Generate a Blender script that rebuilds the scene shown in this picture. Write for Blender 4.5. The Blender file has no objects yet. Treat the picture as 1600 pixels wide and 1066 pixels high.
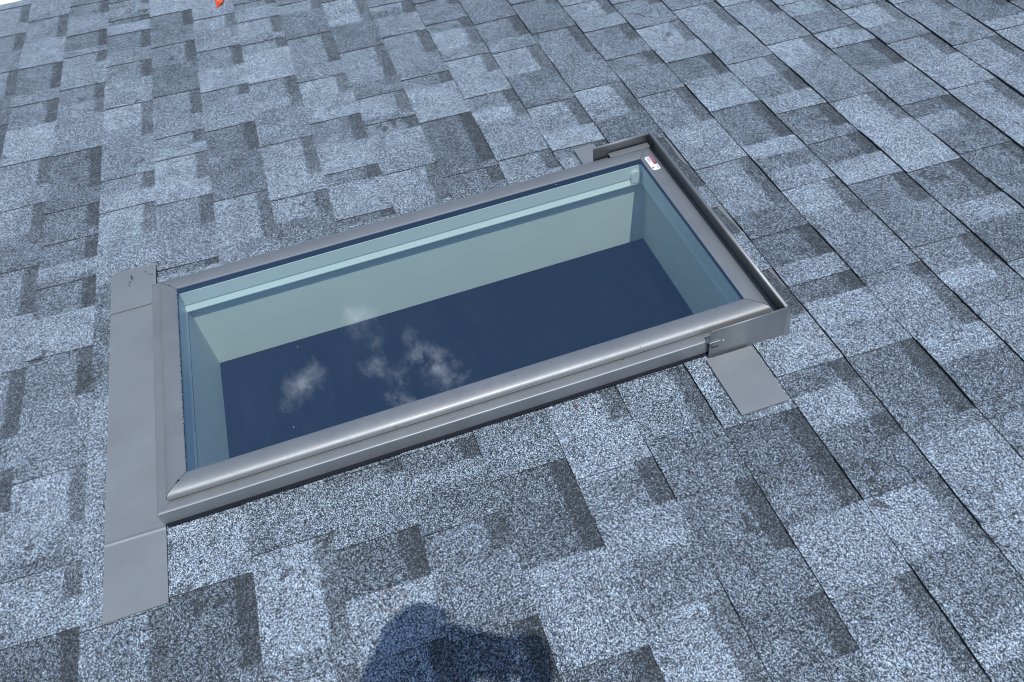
import bpy, bmesh, math, random
from mathutils import Matrix, Vector
from mathutils import noise as mnoise
random.seed(7)
scene = bpy.context.scene
COL = scene.collection

# ------------------------------------------------------------------ frame of the roof plane
# roof coordinates: x along the courses, y up the slope, z out of the roof; the roof is pitched 5/12
PITCH = math.radians(22.6)
ROOF = Matrix.Translation((0, 0, 4.3)) @ Matrix.Rotation(PITCH, 4, 'X')

# ------------------------------------------------------------------ camera
CAM_POS = Vector((-0.17840, 0.91626, 1.25110))
RIGHT = Vector((0.30203406, 0.94804902, -0.09989234))
DOWN = Vector((0.69051199, -0.28981516, -0.66272194))
FWD = Vector((-0.6572432, 0.13118774, -0.74217326))
cam = bpy.data.cameras.new('camera')
cam.sensor_width = 36
cam.lens = 36 * 1286.618 / 1600
cam.clip_start = 0.01
cam.clip_end = 6000
cam_ob = bpy.data.objects.new('camera', cam)
COL.objects.link(cam_ob)
m = Matrix.Identity(4)
for i in range(3):
    m[i][0] = RIGHT[i]; m[i][1] = -DOWN[i]; m[i][2] = -FWD[i]; m[i][3] = CAM_POS[i]
cam_ob.matrix_world = ROOF @ m
scene.camera = cam_ob
cam.shift_y = 0.0

# ------------------------------------------------------------------ sun, sky, exposure
SUN_LOCAL = Vector((0.47, 0.072, 1.0)).normalized()
SUN_W = (ROOF.to_3x3() @ SUN_LOCAL).normalized()
sun = bpy.data.lights.new('sun', 'SUN')
sun.energy = 3.7
sun.angle = math.radians(0.5)
sun.color = (1.0, 0.965, 0.91)
sun_ob = bpy.data.objects.new('sun', sun)
COL.objects.link(sun_ob)
sun_ob.rotation_euler = SUN_W.to_track_quat('Z', 'Y').to_euler()
sun_ob.location = SUN_W * 30

world = bpy.data.worlds.new("World")
scene.world = world
world.use_nodes = True
nt = world.node_tree
nt.nodes.clear()
def N(nt, typ, **kw):
    n = nt.nodes.new(typ)
    for k, v in kw.items():
        if k.startswith('i_'):
            key = k[2:]
            key = int(key) if key.isdigit() else key.replace('_', ' ')
            n.inputs[key].default_value = v
        else:
            setattr(n, k, v)
    return n
def MATH(nt, op, a, b=None, c=None, clamp=False):
    n = nt.nodes.new('ShaderNodeMath'); n.operation = op; n.use_clamp = clamp
    for i, v in enumerate((a, b, c)):
        if v is None: continue
        if isinstance(v, (int, float)): n.inputs[i].default_value = v
        else: nt.links.new(v, n.inputs[i])
    return n.outputs[0]
out = N(nt, 'ShaderNodeOutputWorld')
bg = N(nt, 'ShaderNodeBackground'); bg.inputs['Strength'].default_value = 0.14
sky = N(nt, 'ShaderNodeTexSky', sky_type='NISHITA', sun_disc=False)
sky.sun_elevation = math.asin(SUN_W.z)
sky.sun_rotation = math.atan2(SUN_W.x, SUN_W.y)
sky.air_density = 1.0; sky.dust_density = 0.6; sky.ozone_density = 1.6
geo = N(nt, 'ShaderNodeTexCoord')
warp = N(nt, 'ShaderNodeTexNoise'); warp.inputs['Scale'].default_value = 15; warp.inputs['Detail'].default_value = 9
warp.inputs['Roughness'].default_value = 0.62
nt.links.new(geo.outputs['Generated'], warp.inputs['Vector'])
w1 = N(nt, 'ShaderNodeVectorMath', operation='SUBTRACT'); nt.links.new(warp.outputs['Color'], w1.inputs[0]); w1.inputs[1].default_value = (.5, .5, .5)
w2 = N(nt, 'ShaderNodeVectorMath', operation='SCALE'); nt.links.new(w1.outputs[0], w2.inputs[0]); w2.inputs['Scale'].default_value = 0.10
w3 = N(nt, 'ShaderNodeVectorMath', operation='ADD'); nt.links.new(geo.outputs['Generated'], w3.inputs[0]); nt.links.new(w2.outputs[0], w3.inputs[1])
CLOUDS = [((-.6722, -.389, .6299), .027, .95), ((-.6796, -.3205, .6599), .020, .6), ((-.668, -.296, .682), .022, .55),
          ((-.679, -.266, .684), .026, .7), ((-.667, -.2465, .704), .028, 1.0), ((-.6475, -.2413, .7224), .020, .7),
          ((-.6403, -.3073, .704), .024, .9), ((-.657, -.290, .694), .018, .6), ((-.7238, -.2975, .6226), .024, .6),
          ((-.705, -.305, .640), .018, .4)]
acc = None
for c, r, a in CLOUDS:
    d = N(nt, 'ShaderNodeVectorMath', operation='DISTANCE'); nt.links.new(w3.outputs[0], d.inputs[0]); d.inputs[1].default_value = Vector(c).normalized()
    v = MATH(nt, 'MULTIPLY_ADD', d.outputs['Value'], -a / r, a, clamp=True)
    acc = v if acc is None else MATH(nt, 'MAXIMUM', acc, v)
n2 = N(nt, 'ShaderNodeTexNoise'); n2.inputs['Scale'].default_value = 38; n2.inputs['Detail'].default_value = 6; n2.inputs['Roughness'].default_value = .65
nt.links.new(geo.outputs['Generated'], n2.inputs['Vector'])
wisp = MATH(nt, 'MULTIPLY_ADD', n2.outputs['Fac'], 4.6, -1.75, clamp=True)
acc = MATH(nt, 'MULTIPLY', acc, wisp, clamp=True)
# fair-weather cloud low over the horizon
n3 = N(nt, 'ShaderNodeTexNoise'); n3.inputs['Scale'].default_value = 3.2; n3.inputs['Detail'].default_value = 8; n3.inputs['Roughness'].default_value = .6
nt.links.new(geo.outputs['Generated'], n3.inputs['Vector'])
sx = N(nt, 'ShaderNodeSeparateXYZ'); nt.links.new(geo.outputs['Generated'], sx.inputs[0])
low = MATH(nt, 'MULTIPLY', MATH(nt, 'MULTIPLY_ADD', n3.outputs['Fac'], 5.0, -2.7, clamp=True), MATH(nt, 'MULTIPLY_ADD', sx.outputs['Z'], -3.5, 1.6, clamp=True))
acc = MATH(nt, 'MAXIMUM', acc, low)
mixc = N(nt, 'ShaderNodeMix', data_type='RGBA')
nt.links.new(acc, mixc.inputs['Factor']); nt.links.new(sky.outputs[0], mixc.inputs['A']); mixc.inputs['B'].default_value = (9.5, 9.3, 10.2, 1)
nt.links.new(mixc.outputs['Result'], bg.inputs['Color']); nt.links.new(bg.outputs[0], out.inputs[0])

scene.view_settings.view_transform = 'Standard'
scene.view_settings.look = 'None'
scene.view_settings.exposure = 0
scene.view_settings.gamma = 1
scene.cycles.filter_width = 1.05
scene.cycles.max_bounces = 12
scene.cycles.transparent_max_bounces = 16

# ------------------------------------------------------------------ materials
def mat(name):
    m = bpy.data.materials.new(name); m.use_nodes = True
    nt = m.node_tree; b = nt.nodes['Principled BSDF']
    return m, nt, b
def tex_noise(nt, scale, detail=3, rough=.5, vec=None):
    n = N(nt, 'ShaderNodeTexNoise'); n.inputs['Scale'].default_value = scale; n.inputs['Detail'].default_value = detail; n.inputs['Roughness'].default_value = rough
    if vec is not None: nt.links.new(vec, n.inputs['Vector'])
    return n
def ramp(nt, fac, stops, interp='LINEAR'):
    r = N(nt, 'ShaderNodeValToRGB'); r.color_ramp.interpolation = interp
    e = r.color_ramp.elements
    while len(e) < len(stops): e.new(0.5)
    for i, (p, c) in enumerate(stops):
        e[i].position = p; e[i].color = (c[0], c[1], c[2], 1)
    nt.links.new(fac, r.inputs[0]); return r.outputs[0]
def mixrgb(nt, fac, a, b, typ='MIX'):
    x = N(nt, 'ShaderNodeMix', data_type='RGBA', blend_type=typ)
    for key, v in (('Factor', fac), ('A', a), ('B', b)):
        if isinstance(v, (int, float)): x.inputs[key].default_value = v
        elif isinstance(v, tuple): x.inputs[key].default_value = (*v, 1)
        else: nt.links.new(v, x.inputs[key])
    return x.outputs['Result']
def bump(nt, b, height, strength, dist):
    x = N(nt, 'ShaderNodeBump'); x.inputs['Strength'].default_value = strength; x.inputs['Distance'].default_value = dist
    nt.links.new(height, x.inputs['Height']); nt.links.new(x.outputs[0], b.inputs['Normal'])

def make_shingle_mat():
    m, nt, b = mat('mineral_granules')
    tc = N(nt, 'ShaderNodeTexCoord'); co = tc.outputs['Object']
    at = N(nt, 'ShaderNodeAttribute', attribute_name='tone')
    sp = N(nt, 'ShaderNodeSeparateColor'); nt.links.new(at.outputs['Color'], sp.inputs[0])
    tone, band, edge = sp.outputs[0], sp.outputs[1], sp.outputs[2]
    vo = N(nt, 'ShaderNodeTexVoronoi', feature='F1'); vo.inputs['Scale'].default_value = 660; nt.links.new(co, vo.inputs['Vector'])
    vs = N(nt, 'ShaderNodeSeparateColor'); nt.links.new(vo.outputs['Color'], vs.inputs[0])
    vo2 = N(nt, 'ShaderNodeTexVoronoi', feature='F1'); vo2.inputs['Scale'].default_value = 250; nt.links.new(co, vo2.inputs['Vector'])
    vc = N(nt, 'ShaderNodeSeparateColor'); nt.links.new(vo2.outputs['Color'], vc.inputs[0])
    mid = tex_noise(nt, 230, 2, .6, co); lo = tex_noise(nt, 16, 4, .6, co); vlo = tex_noise(nt, 3.1, 3, .5, co)
    q = MATH(nt, 'MULTIPLY_ADD', tone, 0.28, MATH(nt, 'MULTIPLY_ADD', vs.outputs[0], 0.86, MATH(nt, 'MULTIPLY', vc.outputs[0], .16)))
    q = MATH(nt, 'MULTIPLY_ADD', mid.outputs['Fac'], 0.40, MATH(nt, 'SUBTRACT', q, 0.425))
    q = MATH(nt, 'MULTIPLY_ADD', lo.outputs['Fac'], 0.30, MATH(nt, 'SUBTRACT', q, 0.15))
    q = MATH(nt, 'MULTIPLY_ADD', vlo.outputs['Fac'], 0.12, MATH(nt, 'SUBTRACT', q, 0.06))
    q = MATH(nt, 'MULTIPLY_ADD', band, -0.175, q)
    c = ramp(nt, q, [(0.0, (.014, .019, .025)), (.26, (.038, .050, .064)), (.46, (.112, .147, .184)), (.66, (.262, .342, .430)), (.95, (.62, .755, .90))])
    # stray warm granules, and a browner cast in the printed shadow band
    warmg = MATH(nt, 'GREATER_THAN', vs.outputs[1], 0.93)
    c = mixrgb(nt, MATH(nt, 'MULTIPLY', warmg, 0.45), c, (.16, .13, .11))
    c = mixrgb(nt, MATH(nt, 'MULTIPLY', band, 0.14), c, (.075, .082, .088))
    # old ring stain, left by something round
    sub = N(nt, 'ShaderNodeVectorMath', operation='DISTANCE'); nt.links.new(co, sub.inputs[0]); sub.inputs[1].default_value = (-.823, .786, .006)
    rr = MATH(nt, 'ABSOLUTE', MATH(nt, 'SUBTRACT', sub.outputs['Value'], .0195))
    ring = MATH(nt, 'MULTIPLY', MATH(nt, 'LESS_THAN', rr, .0016), MATH(nt, 'GREATER_THAN', mid.outputs['Fac'], .46))
    c = mixrgb(nt, MATH(nt, 'MULTIPLY', ring, .6), c, (.22, .15, .12))
    # scuffs: small dark scars
    sc = tex_noise(nt, 9, 1, .5, co)
    sc2 = tex_noise(nt, 60, 2, .5, co)
    scar = MATH(nt, 'MULTIPLY', MATH(nt, 'GREATER_THAN', sc.outputs['Fac'], .71), MATH(nt, 'GREATER_THAN', sc2.outputs['Fac'], .53))
    c = mixrgb(nt, MATH(nt, 'MULTIPLY', scar, .65), c, (.03, .034, .04))
    c = mixrgb(nt, edge, c, (.022, .026, .030))
    nt.links.new(c, b.inputs['Base Color'])
    b.inputs['Roughness'].default_value = .82
    b.inputs['Specular IOR Level'].default_value = .35
    h = MATH(nt, 'MULTIPLY_ADD', vo.outputs['Distance'], -1.0, MATH(nt, 'MULTIPLY', vs.outputs[2], .7))
    bump(nt, b, h, .75, .0011)
    return m
def make_paint(name, col, rough=.4, metallic=.35, scratch=True):
    m, nt, b = mat(name)
    tc = N(nt, 'ShaderNodeTexCoord'); co = tc.outputs['Object']
    a = tex_noise(nt, 7, 5, .6, co); d = tex_noise(nt, 420, 2, .6, co); e = tex_noise(nt, 55, 3, .7, co)
    c = mixrgb(nt, MATH(nt, 'MULTIPLY_ADD', a.outputs['Fac'], 2.0, -.6, clamp=True), tuple(x * .88 for x in col), tuple(min(1, x * 1.07) for x in col))
    if scratch:
        st = N(nt, 'ShaderNodeMapping'); st.inputs['Scale'].default_value = (1, 5, 1); nt.links.new(co, st.inputs[0])
        s1 = tex_noise(nt, 38, 3, .75, st.outputs[0])
        c = mixrgb(nt, MATH(nt, 'MULTIPLY', MATH(nt, 'GREATER_THAN', s1.outputs['Fac'], .70), .38), c, tuple(x * .45 for x in col))
        dots = N(nt, 'ShaderNodeTexVoronoi', feature='F1'); dots.inputs['Scale'].default_value = 34; nt.links.new(co, dots.inputs['Vector'])
        dd = N(nt, 'ShaderNodeSeparateColor'); nt.links.new(dots.outputs['Color'], dd.inputs[0])
        dk = MATH(nt, 'MULTIPLY', MATH(nt, 'LESS_THAN', dots.outputs['Distance'], .055), MATH(nt, 'GREATER_THAN', dd.outputs[0], .80))
        c = mixrgb(nt, MATH(nt, 'MULTIPLY', dk, .7), c, (.05, .05, .055))
        lt = MATH(nt, 'MULTIPLY', MATH(nt, 'LESS_THAN', dots.outputs['Distance'], .045), MATH(nt, 'LESS_THAN', dd.outputs[0], .10))
        c = mixrgb(nt, MATH(nt, 'MULTIPLY', lt, .6), c, (.7, .72, .74))
    nt.links.new(c, b.inputs['Base Color'])
    r = MATH(nt, 'MULTIPLY_ADD', e.outputs['Fac'], .16, rough - .08)
    nt.links.new(r, b.inputs['Roughness'])
    b.inputs['Metallic'].default_value = metallic
    b.inputs['Coat Weight'].default_value = .13; b.inputs['Coat Roughness'].default_value = .22
    bump(nt, b, MATH(nt, 'MULTIPLY_ADD', d.outputs['Fac'], .12, a.outputs['Fac']), .12, .002)
    return m
def make_plain(name, col, rough=.6, metallic=0, var=.12, scale=20, bmp=.1):
    m, nt, b = mat(name)
    tc = N(nt, 'ShaderNodeTexCoord'); co = tc.outputs['Object']
    a = tex_noise(nt, scale, 5, .6, co)
    c = mixrgb(nt, a.outputs['Fac'], tuple(x * (1 - var) for x in col), tuple(min(1, x * (1 + var)) for x in col))
    nt.links.new(c, b.inputs['Base Color'])
    b.inputs['Roughness'].default_value = rough; b.inputs['Metallic'].default_value = metallic
    if bmp: bump(nt, b, a.outputs['Fac'], bmp, .003)
    return m
def make_glass():
    m = bpy.data.materials.new('tinted_glazing'); m.use_nodes = True
    nt = m.node_tree; nt.nodes.clear()
    o = N(nt, 'ShaderNodeOutputMaterial')
    tr = N(nt, 'ShaderNodeBsdfTransparent'); tr.inputs['Color'].default_value = (.86, .97, .955, 1)
    gl = N(nt, 'ShaderNodeBsdfGlossy'); gl.inputs['Roughness'].default_value = 0.0; gl.inputs['Color'].default_value = (.70, .86, 1, 1)
    fr = N(nt, 'ShaderNodeFresnel'); gm = N(nt, 'ShaderNodeNewGeometry')
    # the same reflectance from both sides of the single sheet
    ior = MATH(nt, 'MULTIPLY_ADD', gm.outputs['Backfacing'], 1 / 3.1 - 3.1, 3.1); nt.links.new(ior, fr.inputs['IOR'])
    mx = N(nt, 'ShaderNodeMixShader')
    nt.links.new(fr.outputs[0], mx.inputs[0]); nt.links.new(tr.outputs[0], mx.inputs[1]); nt.links.new(gl.outputs[0], mx.inputs[2])
    tc = N(nt, 'ShaderNodeTexCoord'); co = tc.outputs['Object']
    # settled dust: sparse specks and a very thin film
    v = N(nt, 'ShaderNodeTexVoronoi', feature='F1'); v.inputs['Scale'].default_value = 26; nt.links.new(co, v.inputs['Vector'])
    s = N(nt, 'ShaderNodeSeparateColor'); nt.links.new(v.outputs['Color'], s.inputs[0])
    spk = MATH(nt, 'MULTIPLY', MATH(nt, 'LESS_THAN', v.outputs['Distance'], .030), MATH(nt, 'GREATER_THAN', s.outputs[0], .55))
    st = N(nt, 'ShaderNodeMapping'); st.inputs['Scale'].default_value = (1, 3, 1); nt.links.new(co, st.inputs[0])
    fn = tex_noise(nt, 6, 5, .65, st.outputs[0])
    film = MATH(nt, 'MULTIPLY_ADD', fn.outputs['Fac'], .03, -.0145, clamp=True)
    fac = MATH(nt, 'MAXIMUM', MATH(nt, 'MULTIPLY', spk, .55), film)
    df = N(nt, 'ShaderNodeBsdfDiffuse'); df.inputs['Color'].default_value = (.62, .66, .68, 1)
    mx2 = N(nt, 'ShaderNodeMixShader')
    nt.links.new(fac, mx2.inputs[0]); nt.links.new(mx.outputs[0], mx2.inputs[1]); nt.links.new(df.outputs[0], mx2.inputs[2])
    nt.links.new(mx2.outputs[0], o.inputs[0])
    return m

M = {}
M['shingle'] = make_shingle_mat()
M['paint'] = make_paint('grey_coated_aluminium', (.325, .342, .358), .60, .82)
M['paint_flat'] = make_paint('grey_flashing_sheet', (.320, .345, .366), .62, .68)
M['bare'] = make_plain('bare_metal_edge', (.75, .77, .78), .25, .9)
M['seal'] = make_plain('black_seal', (.010, .012, .018), .7, 0, .1, 40, .05)
M['seal'].node_tree.nodes['Principled BSDF'].inputs['Specular IOR Level'].default_value = .08
M['grit'] = make_plain('grit_in_gap', (.03, .032, .035), .9, 0, .5, 300, .5)
M['white_wood'] = make_plain('white_painted_frame', (.80, .85, .83), .45, 0, .03, 9, .05)
M['drywall'] = make_plain('painted_shaft_board', (.76, .80, .73), .85, 0, .05, 5, .12)
def smudge(m, dark):
    nt = m.node_tree; b = nt.nodes['Principled BSDF']; src = b.inputs['Base Color'].links[0].from_socket
    tc = N(nt, 'ShaderNodeTexCoord'); a = tex_noise(nt, 14, 5, .7, tc.outputs['Object']); d = tex_noise(nt, 4, 4, .6, tc.outputs['Object'])
    f = MATH(nt, 'MULTIPLY_ADD', a.outputs['Fac'], 6, -4.15, clamp=True)
    c = mixrgb(nt, MATH(nt, 'MULTIPLY', f, .35), src, dark)
    c = mixrgb(nt, MATH(nt, 'MULTIPLY_ADD', d.outputs['Fac'], .5, -.15, clamp=True), c, tuple(x * 1.6 for x in dark))
    nt.links.new(c, b.inputs['Base Color'])
smudge(M['drywall'], (.34, .36, .33))
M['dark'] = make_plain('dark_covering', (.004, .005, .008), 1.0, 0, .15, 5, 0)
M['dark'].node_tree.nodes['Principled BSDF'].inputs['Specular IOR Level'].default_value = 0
M['glass'] = make_glass()
M['sticker'] = make_plain('sticker_white', (.85, .88, .88), .35, 0, .02)
M['maroon'] = make_plain('sticker_maroon', (.20, .03, .06), .4, 0, .05)
M['ink'] = make_plain('sticker_ink', (.05, .06, .07), .5, 0, .05)
M['pinkink'] = make_plain('sticker_letters', (.62, .42, .48), .5, 0, .05)
M['trim'] = make_plain('black_edge_trim', (.02, .022, .025), .45, .2)
M['deck'] = make_plain('sheathing_board', (.28, .2, .12), .8, 0, .2, 12)
M['siding'] = make_plain('pale_siding', (.62, .62, .58), .6, 0, .05, 4)
M['orange'] = make_plain('orange_plastic', (.85, .13, .04), .45, 0, .1, 60)
M['red_chip'] = make_plain('reddish_grit', (.22, .05, .04), .7, 0, .1, 60)
M['skin'] = make_plain('skin', (.50, .29, .20), .55, 0, .06, 30)
M['jacket'] = make_plain('grey_work_shirt', (.09, .11, .15), .85, 0, .15, 60)
M['trousers'] = make_plain('dark_denim', (.035, .05, .09), .85, 0, .2, 90)
M['hair'] = make_plain('brown_hair', (.05, .03, .02), .6, 0, .3, 200)
M['boot'] = make_plain('brown_leather', (.10, .06, .035), .6, 0, .15, 40)
M['phone'] = make_plain('phone_body', (.03, .032, .036), .25, .4, .02)
M['screen'] = make_plain('phone_screen', (.01, .01, .012), .08, 0, .02)

# tab edges (gaps between the raised tabs) and granule tone of each course, in metres along the course
GAPS = {-1:[(-3.555,-3.41),(-3.322,-3.201),(-3.05,-2.882),(-2.702,-2.494)],0:[(-3.394,-3.218),(-3.034,-2.86),(-2.788,-2.648),(-2.459,-2.325),(-2.238,-2.111),(-1.97,-1.796),(-1.62,-1.429),(-1.345,-1.246)],1:[(-3.436,-3.333),(-3.198,-3.077),(-3.04,-2.965),(-2.819,-2.644),(-2.446,-2.247),(-2.172,-2.071),(-2.034,-1.942),(-1.868,-1.761),(-1.631,-1.49),(-1.304,-1.174),(-1.089,-1.02),(-0.961,-0.866)],2:[(-3.382,-3.332),(-3.237,-3.196),(-3.12,-2.992),(-2.9,-2.789),(-2.631,-2.444),(-2.253,-2.174),(-2.11,-1.981),(-0.946,-0.799)],3:[(-3.193,-3.075),(-2.957,-2.817),(-2.63,-2.491),(-2.398,-2.332),(-2.283,-2.156),(-2.075,-1.954),(-1.814,-1.79),(-0.957,-0.796)],4:[(-3.087,-2.989),(-2.851,-2.721),(-2.593,-2.531),(-2.37,-2.228),(-2.027,-1.841),(-0.983,-0.786),(-0.744,-0.699)],5:[(-3.133,-3.087),(-2.99,-2.874),(-2.827,-2.761),(-2.567,-2.404),(-2.221,-2.04),(-1.965,-1.867),(-1.09,-1.062),(-0.942,-0.845),(-0.736,-0.652)],6:[(-3.047,-2.972),(-2.791,-2.59),(-2.505,-2.401),(-2.27,-2.139),(-2.013,-1.957),(-1.816,-1.788),(-1.089,-1.04),(-0.917,-0.849),(-0.72,-0.596)],7:[(-2.99,-2.8),(-2.621,-2.417),(-2.333,-2.222),(-2.189,-2.13),(-1.947,-1.795),(-0.979,-0.792),(-0.616,-0.551)],8:[(-2.873,-2.78),(-2.648,-2.503),(-2.373,-2.311),(-2.136,-1.896),(-1.87,-1.803),(-1.094,-1.021),(-0.925,-0.831),(-0.657,-0.498)],9:[(-2.822,-2.764),(-2.661,-2.485),(-2.415,-2.306),(-2.193,-2.053),(-1.879,-1.795),(-1.093,-0.952),(-0.828,-0.686),(-0.601,-0.505)],10:[(-2.594,-2.464),(-2.39,-2.25),(-2.07,-1.936),(-1.853,-1.816),(-0.926,-0.719),(-0.586,-0.405)],11:[(-2.655,-2.61),(-2.442,-2.273),(-2.09,-1.927),(-1.795,-1.576),(-1.495,-1.395),(-1.267,-1.126),(-0.997,-0.811),(-0.719,-0.599)],12:[(-2.565,-2.457),(-2.38,-2.282),(-2.199,-2.124),(-1.984,-1.815),(-1.637,-1.442),(-1.361,-1.259),(-1.2,-1.143),(-0.991,-0.811)],13:[(-2.499,-2.449),(-2.326,-2.196),(-2.108,-1.994),(-1.839,-1.667),(-1.482,-1.347),(-1.165,-0.98)],14:[(-2.375,-2.206),(-2.024,-1.833),(-1.754,-1.653),(-1.611,-1.522),(-1.435,-1.329),(-1.199,-1.065)],15:[(-2.325,-2.222),(-2.067,-1.939),(-1.747,-1.607),(-1.423,-1.284)],16:[(-2.251,-2.17),(-2.064,-2.03),(-1.967,-1.831),(-1.652,-1.525),(-1.428,-1.338)],17:[(-2.145,-2.017),(-1.926,-1.81),(-1.663,-1.523)],18:[(-2.101,-2.008),(-1.835,-1.703)]}
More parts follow.
